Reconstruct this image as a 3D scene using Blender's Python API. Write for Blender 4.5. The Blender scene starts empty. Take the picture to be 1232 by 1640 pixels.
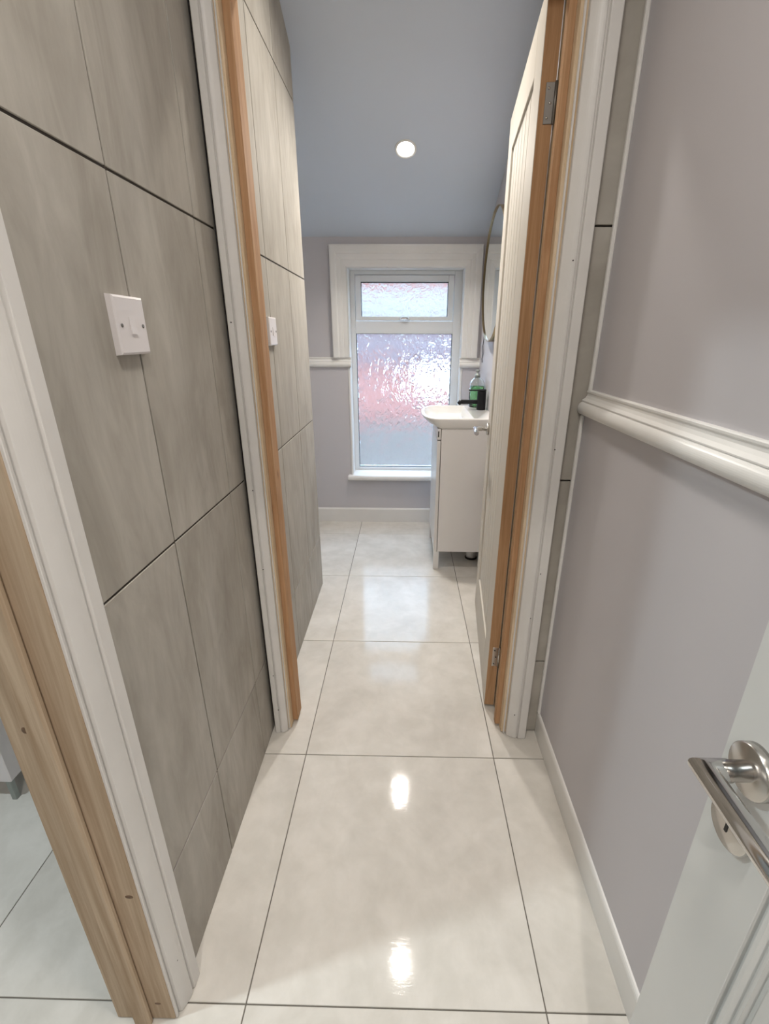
import bpy, bmesh, math, random
from mathutils import Vector, Matrix

random.seed(7)
sc = bpy.context.scene
C = sc.collection

# ------------------------------------------------------------------ camera
PITCH, YAW, ROLL, CAM_H = 0.371616703, 0.0186684775, 0.00346622579, 1.2489782
FPX = 745.473678
F = Vector((-math.sin(YAW) * math.cos(PITCH), math.cos(YAW) * math.cos(PITCH), -math.sin(PITCH)))
R0 = Vector((math.cos(YAW), math.sin(YAW), 0))
U0 = R0.cross(F)
Rv = math.cos(ROLL) * R0 + math.sin(ROLL) * U0
Uv = -math.sin(ROLL) * R0 + math.cos(ROLL) * U0
cam_d = bpy.data.cameras.new('camera')
cam = bpy.data.objects.new('camera', cam_d)
C.objects.link(cam)
cam.matrix_world = Matrix(((Rv.x, Uv.x, -F.x, 0), (Rv.y, Uv.y, -F.y, 0), (Rv.z, Uv.z, -F.z, CAM_H), (0, 0, 0, 1)))
cam_d.sensor_fit = 'VERTICAL'
cam_d.sensor_height = 24
cam_d.sensor_width = 24 * 1232 / 1640
cam_d.lens = FPX * 24 / 1640
cam_d.shift_x = -19.155 / 1640
cam_d.shift_y = 10.132 / 1640
cam_d.clip_start = 0.02
sc.camera = cam

# ------------------------------------------------------------------ world, sun, exposure
w = bpy.data.worlds.new('overcast_sky')
sc.world = w
w.use_nodes = True
bg = w.node_tree.nodes['Background']
bg.inputs[0].default_value = (0.52, 0.75, 1.0, 1)
bg.inputs[1].default_value = 9.0
sun_d = bpy.data.lights.new('sun', 'SUN')
sun_d.energy = 4.0
sun_d.angle = 0.02
sun_d.color = (1, 0.95, 0.88)
sun = bpy.data.objects.new('sun', sun_d)
C.objects.link(sun)
sun.rotation_euler = (math.radians(34), 0, math.radians(-18))   # from behind the house, onto the neighbour's wall
vs = sc.view_settings
vs.view_transform = 'Standard'
vs.look = 'None'
vs.gamma = 1
vs.use_curve_mapping = False
vs.exposure = 0.31

LAMP_W = dict(bath_far=10.0, bath_near=4.6, hall=6.8, left=11.5, landing=13.0)
WARM = (1.0, 0.94, 0.86)
COOL = (0.84, 0.96, 1.0)

# ------------------------------------------------------------------ material helpers
def srgb(r, g, b):
    f = lambda c: (c / 255 / 12.92) if c / 255 <= 0.04045 else ((c / 255 + 0.055) / 1.055) ** 2.4
    return (f(r), f(g), f(b), 1)

MATS = {}
def new_mat(name):
    m = bpy.data.materials.new(name)
    m.use_nodes = True
    nt = m.node_tree
    b = nt.nodes['Principled BSDF']
    MATS[name] = m
    return m, nt, b

def N(nt, typ, **kw):
    n = nt.nodes.new(typ)
    for k, v in kw.items():
        setattr(n, k, v)
    return n

def coords(nt, scale=(1, 1, 1), jitter=True, space='Object', rot=(0, 0, 0)):
    tc = N(nt, 'ShaderNodeTexCoord')
    mp = N(nt, 'ShaderNodeMapping')
    mp.inputs['Scale'].default_value = scale
    mp.inputs['Rotation'].default_value = rot
    nt.links.new(tc.outputs[space], mp.inputs['Vector'])
    if jitter:
        oi = N(nt, 'ShaderNodeObjectInfo')
        mul = N(nt, 'ShaderNodeVectorMath', operation='SCALE')
        comb = N(nt, 'ShaderNodeCombineXYZ')
        for k, f in (('X', 37.0), ('Y', 71.0), ('Z', 53.0)):
            mm = N(nt, 'ShaderNodeMath', operation='MULTIPLY')
            mm.inputs[1].default_value = f
            nt.links.new(oi.outputs['Random'], mm.inputs[0])
            nt.links.new(mm.outputs[0], comb.inputs[k])
        nt.links.new(comb.outputs[0], mp.inputs['Location'])
    return mp.outputs['Vector']

def noise(nt, vec, scale, detail=4, rough=0.55, dist=0.0):
    n = N(nt, 'ShaderNodeTexNoise')
    n.inputs['Scale'].default_value = scale
    n.inputs['Detail'].default_value = detail
    n.inputs['Roughness'].default_value = rough
    n.inputs['Distortion'].default_value = dist
    nt.links.new(vec, n.inputs['Vector'])
    return n.outputs['Fac']

def ramp(nt, fac, stops):
    r = N(nt, 'ShaderNodeValToRGB')
    el = r.color_ramp.elements
    while len(el) < len(stops):
        el.new(0.5)
    for e, (p, c) in zip(el, stops):
        e.position = p
        e.color = c
    nt.links.new(fac, r.inputs[0])
    return r.outputs[0]

def mixc(nt, a, b, fac, mode='MIX'):
    m = N(nt, 'ShaderNodeMix', data_type='RGBA', blend_type=mode)
    if isinstance(fac, float):
        m.inputs['Factor'].default_value = fac
    else:
        nt.links.new(fac, m.inputs['Factor'])
    for s, v in (('A', a), ('B', b)):
        sock = [i for i in m.inputs if i.name == s and i.type == 'RGBA'][0]
        if isinstance(v, tuple):
            sock.default_value = v
        else:
            nt.links.new(v, sock)
    return [o for o in m.outputs if o.type == 'RGBA'][0]

def bump(nt, b, h, strength, dist=0.002):
    n = N(nt, 'ShaderNodeBump')
    n.inputs['Strength'].default_value = strength
    n.inputs['Distance'].default_value = dist
    nt.links.new(h, n.inputs['Height'])
    nt.links.new(n.outputs[0], b.inputs['Normal'])

def plain(name, col, rough=0.5, metal=0.0, var=0.04, vscale=6, bmp=0.0, bscale=150, spec=0.5):
    m, nt, b = new_mat(name)
    v = coords(nt)
    f = noise(nt, v, vscale, 3)
    lo = tuple(max(0, c * (1 - var)) for c in col[:3]) + (1,)
    hi = tuple(min(1, c * (1 + var)) for c in col[:3]) + (1,)
    nt.links.new(ramp(nt, f, [(0.3, lo), (0.7, hi)]), b.inputs['Base Color'])
    b.inputs['Roughness'].default_value = rough
    b.inputs['Metallic'].default_value = metal
    b.inputs['Specular IOR Level'].default_value = spec
    if bmp:
        bump(nt, b, noise(nt, v, bscale, 2), bmp, 0.001)
    return m

def tile_floor():
    m, nt, b = new_mat('floor_porcelain')
    v = coords(nt, (1, 1, 1))
    a = noise(nt, v, 3.2, 6, 0.62, 0.6)
    c2 = noise(nt, v, 14, 5, 0.6, 0.3)
    base = ramp(nt, a, [(0.30, (0.57, 0.54, 0.495, 1)), (0.52, (0.645, 0.615, 0.57, 1)), (0.75, (0.70, 0.672, 0.63, 1))])
    sp = ramp(nt, c2, [(0.35, (0.93, 0.93, 0.92, 1)), (0.65, (1.03, 1.03, 1.03, 1))])
    nt.links.new(mixc(nt, base, sp, 1.0, 'MULTIPLY'), b.inputs['Base Color'])
    rr = ramp(nt, noise(nt, v, 9, 4), [(0.3, (0.05,) * 3 + (1,)), (0.75, (0.11,) * 3 + (1,))])
    nt.links.new(rr, b.inputs['Roughness'])
    b.inputs['IOR'].default_value = 1.26
    v2 = coords(nt, (1, 4, 1))
    bump(nt, b, noise(nt, v2, 34, 4, 0.65), 0.05, 0.002)
    return m

def tile_wall():
    m, nt, b = new_mat('wall_travertine')
    v = coords(nt, (1, 1.9, 0.75), rot=(0.22, 0, 0))
    a = noise(nt, v, 2.4, 5, 0.58, 1.6)
    c2 = noise(nt, coords(nt, (1, 5, 1.1), rot=(0.12, 0, 0)), 3.2, 5, 0.62, 2.2)
    c3 = noise(nt, coords(nt, (1, 1, 1)), 2.6, 4)
    base = ramp(nt, a, [(0.28, (0.352, 0.326, 0.286, 1)), (0.5, (0.415, 0.389, 0.346, 1)), (0.75, (0.478, 0.453, 0.41, 1))])
    st = ramp(nt, c2, [(0.35, (0.93, 0.925, 0.92, 1)), (0.66, (1.06, 1.06, 1.06, 1))])
    cl = ramp(nt, c3, [(0.3, (0.93, 0.93, 0.93, 1)), (0.7, (1.06, 1.06, 1.06, 1))])
    col = mixc(nt, mixc(nt, base, st, 1.0, 'MULTIPLY'), cl, 1.0, 'MULTIPLY')
    nt.links.new(col, b.inputs['Base Color'])
    b.inputs['Roughness'].default_value = 0.66
    b.inputs['Specular IOR Level'].default_value = 0.025
    bump(nt, b, noise(nt, coords(nt, (1, 3, 1)), 10, 3), 0.05, 0.003)
    return m

def wood(name, dark, light, scale=1.0, rough=0.72):
    m, nt, b = new_mat(name)
    v = coords(nt, (22 * scale, 22 * scale, 1.1 * scale))
    a = noise(nt, v, 2.0, 5, 0.6, 1.8)
    fine = noise(nt, coords(nt, (120, 120, 3)), 2.0, 3, 0.6, 0.5)
    base = ramp(nt, a, [(0.3, dark), (0.62, light)])
    f2 = ramp(nt, fine, [(0.3, (0.9, 0.88, 0.85, 1)), (0.65, (1.05, 1.05, 1.05, 1))])
    col = mixc(nt, base, f2, 1.0, 'MULTIPLY')
    vo = N(nt, 'ShaderNodeTexVoronoi')
    vo.inputs['Scale'].default_value = 5.0
    nt.links.new(coords(nt, (2.2, 2.2, 0.8)), vo.inputs['Vector'])
    kn = ramp(nt, vo.outputs['Distance'], [(0.02, (1, 1, 1, 1)), (0.075, (0, 0, 0, 1))])
    knot = (dark[0] * 0.35, dark[1] * 0.3, dark[2] * 0.3, 1)
    nt.links.new(mixc(nt, col, knot, kn), b.inputs['Base Color'])
    b.inputs['Roughness'].default_value = rough
    b.inputs['Specular IOR Level'].default_value = 0.12
    return m

def obscure_glass(name, scale, strength):
    m, nt, b = new_mat(name)
    out = nt.nodes['Material Output']
    nt.nodes.remove(b)
    v = coords(nt, (1, 1, 0.62), jitter=False)
    h1 = noise(nt, v, scale, 1.5, 0.4, 2.6)
    rf = N(nt, 'ShaderNodeBsdfRefraction')
    rf.inputs['IOR'].default_value = 1.42
    rf.inputs['Roughness'].default_value = 0.09
    rf.inputs['Color'].default_value = (0.97, 0.98, 1, 1)
    bp = N(nt, 'ShaderNodeBump')
    bp.inputs['Strength'].default_value = strength
    bp.inputs['Distance'].default_value = 0.012
    nt.links.new(h1, bp.inputs['Height'])
    nt.links.new(bp.outputs[0], rf.inputs['Normal'])
    tr = N(nt, 'ShaderNodeBsdfTranslucent')
    tr.inputs['Color'].default_value = (0.95, 0.93, 0.93, 1)
    gl = N(nt, 'ShaderNodeBsdfGlossy')
    gl.inputs['Roughness'].default_value = 0.12
    nt.links.new(bp.outputs[0], gl.inputs['Normal'])
    m1 = N(nt, 'ShaderNodeMixShader')
    m1.inputs[0].default_value = 0.035
    nt.links.new(rf.outputs[0], m1.inputs[1])
    nt.links.new(tr.outputs[0], m1.inputs[2])
    m2 = N(nt, 'ShaderNodeMixShader')
    m2.inputs[0].default_value = 0.06
    nt.links.new(m1.outputs[0], m2.inputs[1])
    nt.links.new(gl.outputs[0], m2.inputs[2])
    nt.links.new(m2.outputs[0], out.inputs[0])
    return m

def clear(name, col, rough=0.02, ior=1.45):
    m, nt, b = new_mat(name)
    f = noise(nt, coords(nt), 4, 2)
    nt.links.new(ramp(nt, f, [(0.3, tuple(c * 0.97 for c in col[:3]) + (1,)), (0.7, col)]), b.inputs['Base Color'])
    b.inputs['Transmission Weight'].default_value = 1
    b.inputs['Roughness'].default_value = rough
    b.inputs['IOR'].default_value = ior
    return m

def brick_mat():
    m, nt, b = new_mat('neighbour_brick')
    br = N(nt, 'ShaderNodeTexBrick')
    br.inputs['Color1'].default_value = (0.145, 0.046, 0.033, 1)
    br.inputs['Color2'].default_value = (0.165, 0.056, 0.040, 1)
    br.inputs['Mortar'].default_value = (0.15, 0.09, 0.075, 1)
    br.inputs['Scale'].default_value = 4.4
    br.inputs['Mortar Size'].default_value = 0.012
    tc = N(nt, 'ShaderNodeTexCoord')
    mp = N(nt, 'ShaderNodeMapping')
    mp.inputs['Rotation'].default_value = (math.radians(90), 0, 0)
    nt.links.new(tc.outputs['Object'], mp.inputs['Vector'])
    nt.links.new(mp.outputs[0], br.inputs['Vector'])
    nt.links.new(br.outputs['Color'], b.inputs['Base Color'])
    b.inputs['Roughness'].default_value = 0.9
    return m

def lamp_mat(name, col, s):
    m, nt, b = new_mat(name)
    f = noise(nt, coords(nt), 3, 1)
    nt.links.new(ramp(nt, f, [(0.2, tuple(c * 0.98 for c in col) + (1,)), (0.8, tuple(col) + (1,))]), b.inputs['Emission Color'])
    b.inputs['Emission Strength'].default_value = s
    return m

M_FLOOR = tile_floor()
M_TILE = tile_wall()
M_GROUTF = plain('floor_grout', (0.15, 0.135, 0.115, 1), 0.9, bmp=0.3)
M_GROUTW = plain('wall_grout', (0.055, 0.046, 0.038, 1), 0.9, bmp=0.3)
M_WHITE = plain('white_gloss_paint', (0.78, 0.765, 0.74, 1), 0.32, var=0.03)
M_WHITE2 = plain('white_primer', (0.70, 0.68, 0.655, 1), 0.42, var=0.03, vscale=10)
M_LILAC = plain('lilac_grey_paint', (0.555, 0.533, 0.553, 1), 0.6, var=0.015, vscale=2, bmp=0.04, bscale=260)
M_BLUE = plain('blue_grey_paint', (0.61, 0.665, 0.75, 1), 0.7, var=0.015, vscale=2)
M_PLASTER = plain('plaster', (0.62, 0.62, 0.61, 1), 0.8)
M_UPVC = plain('white_upvc', (0.76, 0.78, 0.80, 1), 0.28, var=0.01)
M_GASKET = plain('gasket_rubber', (0.05, 0.055, 0.06, 1), 0.6)
M_GLASS = obscure_glass('rippled_glass', 22, 0.66)
M_GLASS2 = obscure_glass('frosted_glass', 40, 0.25)
M_CREAM = plain('cream_satin_paint', (0.63, 0.59, 0.525, 1), 0.65, var=0.015, spec=0.05)
M_PINE = wood('pine_light', (0.58, 0.43, 0.275, 1), (0.70, 0.56, 0.40, 1))
M_PINEO = wood('pine_orange', (0.40, 0.22, 0.115, 1), (0.51, 0.315, 0.18, 1))
M_PINED = wood('pine_brown', (0.36, 0.205, 0.105, 1), (0.46, 0.285, 0.16, 1))
M_PINEW = wood('pine_weathered', (0.36, 0.265, 0.178, 1), (0.50, 0.395, 0.29, 1), scale=0.5)
M_KNOT = plain('pine_knot', (0.16, 0.095, 0.055, 1), 0.6, var=0.3, vscale=200)
M_CHROME = plain('chrome', (0.62, 0.61, 0.60, 1), 0.10, 1.0, var=0.02)
M_SATIN = plain('satin_nickel', (0.56, 0.54, 0.51, 1), 0.26, 1.0, var=0.02)
M_STEEL = plain('zinc_steel', (0.22, 0.215, 0.205, 1), 0.45, 0.8, var=0.05)
M_BLACKM = plain('matt_black', (0.008, 0.008, 0.010, 1), 0.5, spec=0.2)
M_CERAMIC = plain('white_ceramic', (0.78, 0.765, 0.74, 1), 0.08, var=0.01)
M_CAB = plain('white_cabinet', (0.84, 0.82, 0.80, 1), 0.35, var=0.01)
M_PLASTIC = plain('white_plastic', (0.74, 0.70, 0.70, 1), 0.3, var=0.01)
M_DARK = plain('dark_hole', (0.03, 0.027, 0.025, 1), 0.8)
M_BRASS = plain('brass', (0.34, 0.25, 0.14, 1), 0.30, 1.0, var=0.03)
M_MIRROR = plain('mirror_silver', (0.86, 0.89, 0.88, 1), 0.01, 1.0, var=0.0)
M_BOTTLE = clear('clear_plastic', (0.95, 0.98, 0.96, 1))
M_LIQUID = clear('green_soap', (0.30, 0.80, 0.32, 1), 0.05, 1.33)
M_GREYLEG = plain('grey_metal', (0.33, 0.36, 0.34, 1), 0.4, 0.5)
M_BRICK = brick_mat()
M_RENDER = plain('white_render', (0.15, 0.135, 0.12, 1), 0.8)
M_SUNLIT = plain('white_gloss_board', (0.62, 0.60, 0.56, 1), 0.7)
M_SLATE = plain('mauve_slate', (0.072, 0.044, 0.046, 1), 0.7, var=0.1)
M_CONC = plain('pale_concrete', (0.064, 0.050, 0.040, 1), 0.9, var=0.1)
M_LAMP = lamp_mat('lamp_lens', (1, 0.96, 0.9), 12.0)
M_LAMPP = lamp_mat('lamp_panel', (1, 0.96, 0.9), 3.0)
M_LAMPC = lamp_mat('lamp_lens_cool', (0.9, 0.97, 1.0), 12.0)

# ------------------------------------------------------------------ mesh helpers
def box(bm, x0, x1, y0, y1, z0, z1, bev=0.0, mi=0):
    vs_ = [bm.verts.new((x, y, z)) for x in (x0, x1) for y in (y0, y1) for z in (z0, z1)]
    q = [(0, 1, 3, 2), (4, 6, 7, 5), (0, 4, 5, 1), (2, 3, 7, 6), (0, 2, 6, 4), (1, 5, 7, 3)]
    fs = [bm.faces.new([vs_[i] for i in f]) for f in q]
    for f in fs:
        f.material_index = mi
    if bev:
        ed = list({e for f in fs for e in f.edges})
        bmesh.ops.bevel(bm, geom=ed, offset=bev, segments=1, affect='EDGES', profile=0.5)
    return fs

def prism(bm, pts, vec, mi=0, smooth=False):
    """extrude a closed polygon of 3-D points along vec"""
    v = Vector(vec)
    a = [bm.verts.new(p) for p in pts]
    b = [bm.verts.new(Vector(p) + v) for p in pts]
    n = len(pts)
    fs = [bm.faces.new(a), bm.faces.new(list(reversed(b)))]
    for i in range(n):
        f = bm.faces.new((a[i], b[i], b[(i + 1) % n], a[(i + 1) % n]))
        f.smooth = smooth
        fs.append(f)
    for f in fs:
        f.material_index = mi
    bmesh.ops.recalc_face_normals(bm, faces=fs)
    return fs

def lathe(bm, prof, origin, axis, seg=28, smooth=True, mi=0):
    """prof: (radius, distance along axis)"""
    ax = Vector(axis).normalized()
    t = ax.orthogonal().normalized()
    s = ax.cross(t)
    o = Vector(origin)
    rings = []
    for r, d in prof:
        if r < 1e-6:
            rings.append([bm.verts.new(o + ax * d)])
        else:
            rings.append([bm.verts.new(o + ax * d + (t * math.cos(2 * math.pi * k / seg) + s * math.sin(2 * math.pi * k / seg)) * r) for k in range(seg)])
    fs = []
    for a, b in zip(rings[:-1], rings[1:]):
        for k in range(seg):
            k2 = (k + 1) % seg
            if len(a) == 1 and len(b) == 1:
                continue
            if len(a) == 1:
                fs.append(bm.faces.new((a[0], b[k], b[k2])))
            elif len(b) == 1:
                fs.append(bm.faces.new((a[k], b[0], a[k2])))
            else:
                fs.append(bm.faces.new((a[k], b[k], b[k2], a[k2])))
    if len(rings[0]) > 1:
        fs.append(bm.faces.new(list(reversed(rings[0]))))
    if len(rings[-1]) > 1:
        fs.append(bm.faces.new(rings[-1]))
    for f in fs:
        f.smooth = smooth and len(f.verts) <= 4
        f.material_index = mi
    bmesh.ops.recalc_face_normals(bm, faces=fs)
    return fs

def tube(bm, pts, rad, seg=14, mi=0):
    P = [Vector(p) for p in pts]
    n = len(P)
    rad = rad if isinstance(rad, (list, tuple)) else [rad] * n
    prev = None
    rings = []
    for i in range(n):
        if i == 0:
            d = (P[1] - P[0]).normalized()
        elif i == n - 1:
            d = (P[-1] - P[-2]).normalized()
        else:
            d = ((P[i] - P[i - 1]).normalized() + (P[i + 1] - P[i]).normalized()).normalized()
        if prev is None:
            t = d.orthogonal().normalized()
        else:
            t = (prev - d * prev.dot(d)).normalized()
        prev = t
        s = d.cross(t)
        k_ = 1.0
        if 0 < i < n - 1:
            c = max(0.4, d.dot((P[i] - P[i - 1]).normalized()))
            k_ = 1.0 / c if c > 0.9 else 1.0
        rings.append([bm.verts.new(P[i] + (t * math.cos(2 * math.pi * k / seg) + s * math.sin(2 * math.pi * k / seg)) * rad[i] * k_) for k in range(seg)])
    fs = []
    for a, b in zip(rings[:-1], rings[1:]):
        for k in range(seg):
            f = bm.faces.new((a[k], a[(k + 1) % seg], b[(k + 1) % seg], b[k]))
            f.smooth = True
            fs.append(f)
    fs.append(bm.faces.new(list(reversed(rings[0]))))
    fs.append(bm.faces.new(rings[-1]))
    for f in fs:
        f.material_index = mi
    bmesh.ops.recalc_face_normals(bm, faces=fs)
    return fs

ORG = {}
def mk(name, bm, mats, parent=None, local=False, center=True):
    """link a bmesh (world coordinates, or the parent's own if local) as one object"""
    if not isinstance(mats, (list, tuple)):
        mats = [mats]
    po = Vector((0, 0, 0)) if (parent is None or local) else ORG[parent]
    if center:
        c = Vector((0, 0, 0))
        for v in bm.verts:
            c += v.co
        c /= max(1, len(bm.verts))
        if parent is None:
            c.z = min(v.co.z for v in bm.verts)
    else:
        c = po.copy()
    for v in bm.verts:
        v.co -= c
    me = bpy.data.meshes.new(name)
    bm.to_mesh(me)
    bm.free()
    for m in mats:
        me.materials.append(m)
    o = bpy.data.objects.new(name, me)
    C.objects.link(o)
    o.location = c - po
    ORG[o] = c
    if parent is not None:
        o.parent = parent
    return o

def tag(o, label, cat, group=None, kind=None):
    o['label'] = label
    o['category'] = cat
    if group:
        o['group'] = group
    if kind:
        o['kind'] = kind
    return o

def thing(name, label, cat, loc, rz=0.0, group=None, kind=None):
    o = bpy.data.objects.new(name, None)
    C.objects.link(o)
    o.empty_display_size = 0.05
    o.location = loc
    o.rotation_euler = (0, 0, rz)
    ORG[o] = Vector(loc)
    return tag(o, label, cat, group, kind)

def bmb(*boxes, bev=0.0):
    bm = bmesh.new()
    for b in boxes:
        box(bm, *b, bev=bev)
    return bm

def part(name, mats, parent, *boxes, bev=0.0, local=False):
    return mk(name, bmb(*boxes, bev=bev), mats, parent, local)

# ------------------------------------------------------------------ dimensions (metres)
XL, XR = -0.44, 0.468            # tiled left face, painted right face
YD0, YD1 = 1.222, 1.342          # partition with the bathroom door
YE = 3.15                        # end wall
YLE = 2.222                      # end of the tiled left wall
H = 2.40
SLOPE = 0.48
def ceil_z(y):
    return min(H, 1.797 + SLOPE * (YE - y))
YK = YE - (H - 1.797) / SLOPE    # where slope meets the flat ceiling
DOOR_H = 1.965

# ------------------------------------------------------------------ floor with its tiles
floor = part('floor', M_GROUTF, None, (-2.3, 0.60, -1.7, 3.33, -0.12, -0.0025))
tag(floor, 'cream polished floor of large square tiles with thin dark joints', 'floor', kind='structure')
gx = [-0.3084 + 0.6 * i for i in range(-4, 3)]
gy = [0.5106 + 0.6 * j for j in range(-4, 6)]
for i in range(len(gx) - 1):
    for j in range(len(gy) - 1):
        x0, x1 = max(gx[i] + 0.0013, -2.28), min(gx[i + 1] - 0.0013, 0.59)
        y0, y1 = max(gy[j] + 0.0013, -1.69), min(gy[j + 1] - 0.0013, 3.32)
        if x1 - x0 < 0.02 or y1 - y0 < 0.02:
            continue
        part('floor_tile', M_FLOOR, floor, (x0, x1, y0, y1, -0.012, 0.0), bev=0.0008)

# ------------------------------------------------------------------ left wall with its tiles
bm = bmesh.new()
box(bm, -0.555, -0.449, 0.50, 1.26, 0, H)
prism(bm, [(-0.449, 1.26, 0), (-0.449, YLE, 0), (-0.449, YLE, ceil_z(YLE)), (-0.449, YK, H), (-0.449, 1.26, H)], (-0.106, 0, 0))
box(bm, -0.555, -0.449, -0.34, 0.50, 2.02, H)
box(bm, -0.555, -0.449, -1.6, -0.34, 0, H)
wall_left = tag(mk('wall_left', bm, M_PLASTER), 'long left wall faced with tall taupe stone-look tiles', 'wall', kind='structure')
bm = bmesh.new()
box(bm, -0.449, -0.4425, 0.487, YD0 - 0.001, 0, H)
prism(bm, [(-0.449, YD1, 0), (-0.449, YLE, 0), (-0.449, YLE, ceil_z(YLE)), (-0.449, YK, H), (-0.449, YD1, H)], (0.0065, 0, 0))
box(bm, -0.449, -0.4425, -0.34, 0.487, 2.02, H)
box(bm, -0.449, -0.4425, -1.6, -0.34, 0, H)
mk('tile_bed', bm, M_GROUTW, wall_left)
ZJ = [0.0, 0.284, 0.881, 1.477, 2.081, 2.60]
G = 0.0023
def wall_tiles(ylist, zlist=ZJ, bath=False):
    for a, b in zip(ylist[:-1], ylist[1:]):
        for z0, z1 in zip(zlist[:-1], zlist[1:]):
            z1c = min(z1, H)
            bm = bmesh.new()
            box(bm, -0.449, XL, a + G, b - G, z0 + (G if z0 > 0 else 0.001), z1c - G, bev=0.0008)
            if bath and z1c > 2.2:
                # cut along the sloping ceiling
                nrm = Vector((0, SLOPE, 1)).normalized()
                geom = bm.verts[:] + bm.edges[:] + bm.faces[:]
                r = bmesh.ops.bisect_plane(bm, geom=geom, plane_co=(0, YE, 1.797 - 0.001), plane_no=nrm, clear_outer=True)
                ed = [e for e in bm.edges if e.is_boundary]
                if ed:
                    bmesh.ops.holes_fill(bm, edges=ed)
            if len(bm.faces) == 0:
                bm.free()
                continue
            mk('wall_tile', bm, M_TILE, wall_left)
wall_tiles([0.508, 0.808, 1.108, YD0])
wall_tiles([YD1, 1.631, 1.933, YLE], bath=True)
wall_tiles([-1.5, -1.2, -0.9, -0.6, -0.345])
wall_tiles([-0.34, -0.09, 0.21, 0.508], [2.081, 2.6])

# ------------------------------------------------------------------ right wall
wall_right = tag(part('wall_right', M_LILAC, None, (XR, 0.60, -1.7, 3.33, 0, H + 0.1)),
                 'lilac-grey painted right wall with a raised lower half', 'wall', kind='structure')
part('dado_panel', M_LILAC, wall_right, (0.457, XR, -1.6, YD0 - 0.001, 0.0, 1.07))
part('corner_bead', M_WHITE, wall_right, (0.4585, XR, YD0 - 0.014, YD0 - 0.001, 1.12, H), bev=0.003)
part('corner_bead', M_WHITE, wall_right, (0.4475, 0.457, YD0 - 0.014, YD0 - 0.001, 0.087, 1.064), bev=0.003)
# dado rail
def rail_profile():
    # (proud of the upper wall face, z)
    pr = [(0, 1.1265), (0.008, 1.1265), (0.0105, 1.1245), (0.0105, 1.121), (0.009, 1.118), (0.0095, 1.113), (0.013, 1.107), (0.018, 1.1035),
          (0.0205, 1.1015), (0.0205, 1.0995), (0.0195, 1.098)]
    for k in range(15):
        a = math.radians(75 - k * 11.5)
        pr.append((0.0175 + 0.0115 * max(0.0, math.cos(a)), 1.0815 + 0.0155 * math.sin(a)))
    pr += [(0.0165, 1.0655), (0, 1.0655)]
    return pr
bm = bmesh.new()
prism(bm, [(XR - d, -0.37, z) for d, z in rail_profile()], (0, YD0 - 0.002 + 0.37, 0), smooth=False)
tag(mk('trim_1', bm, M_WHITE), 'white moulded dado rail running along the right hall wall', 'dado rail', kind='structure')
bm = bmesh.new()
prism(bm, [(0.457, -0.37, 0), (0.449, -0.37, 0), (0.449, -0.37, 0.076), (0.4505, -0.37, 0.082), (0.453, -0.37, 0.085), (0.457, -0.37, 0.086)], (0, YD0 - 0.002 + 0.37, 0))
tag(mk('baseboard_right', bm, M_WHITE), 'white skirting board along the foot of the right hall wall', 'baseboard', kind='structure')

# ------------------------------------------------------------------ partition with the bathroom doorway
bm = bmesh.new()
box(bm, 0.366, XR, YD0 + 0.0095, YD1, 0, H)
box(bm, XL, 0.366, YD0 + 0.0095, YD1, DOOR_H + 0.03, H)
box(bm, XL, -0.411, YD0 + 0.004, YD1, 0, DOOR_H + 0.03)
wall_mid = tag(mk('wall_middle', bm, M_GROUTW), 'narrow taupe tiled wall around the bathroom doorway', 'wall', kind='structure')
for z0, z1 in zip(ZJ[:-1], ZJ[1:]):
    zz = [0.006 if z0 == 0 else z0 + 0.006 + G, min(z1 + 0.006, H) - G]
    part('wall_tile', M_TILE, wall_mid, (0.368, 0.4625, YD0, YD0 + 0.0095, zz[0], zz[1]), bev=0.0008)

# lining, stops and architraves of the bathroom doorway
frame1 = thing('door_frame', 'pine bathroom door frame with white architraves around the far doorway', 'door frame', (-0.02, 1.28, 0), kind='structure')
JY0, JY1 = 1.214, 1.342
part('jamb', M_PINE, frame1, (-0.409, -0.3785, JY0, JY1, 0.004, DOOR_H), bev=0.0012)
part('jamb', M_PINE, frame1, (0.333, 0.365, JY0, JY1, 0.004, DOOR_H), bev=0.0012)
part('head', M_PINE, frame1, (-0.409, 0.365, JY0, JY1, DOOR_H, DOOR_H + 0.03), bev=0.0012)
part('stop', M_PINEO, frame1, (-0.3785, -0.3620, 1.242, 1.298, 0.012, DOOR_H), bev=0.001)
part('stop', M_PINEO, frame1, (0.3175, 0.333, 1.240, 1.262, 0.012, DOOR_H), bev=0.001)
part('stop', M_PINEO, frame1, (-0.3665, 0.3195, 1.262, 1.298, DOOR_H - 0.012, DOOR_H), bev=0.001)  # head stop

def architrave_profile(W, t_in, t_out):
    """(across from the opening side, proud)"""
    D = t_out - t_in
    p = [(0, -0.004), (0, t_in * 0.85), (0.015 * W, t_in), (0.055 * W, t_in), (0.07 * W, t_in * 0.35), (0.125 * W, t_in * 0.35), (0.14 * W, t_in + 0.22 * D)]
    for k in range(8):
        f = k / 7
        p.append(((0.16 + 0.38 * f) * W, t_in + D * (0.30 + 0.60 * math.sin(f * math.pi / 2))))
    p += [(0.575 * W, t_in + 0.84 * D), (0.60 * W, t_in + 0.62 * D), (0.635 * W, t_in + 0.62 * D), (0.655 * W, t_out - 0.0006), (0.67 * W, t_out),
          (W - 0.002, t_out), (W, t_out - 0.002), (W, -0.004)]
    return p

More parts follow.
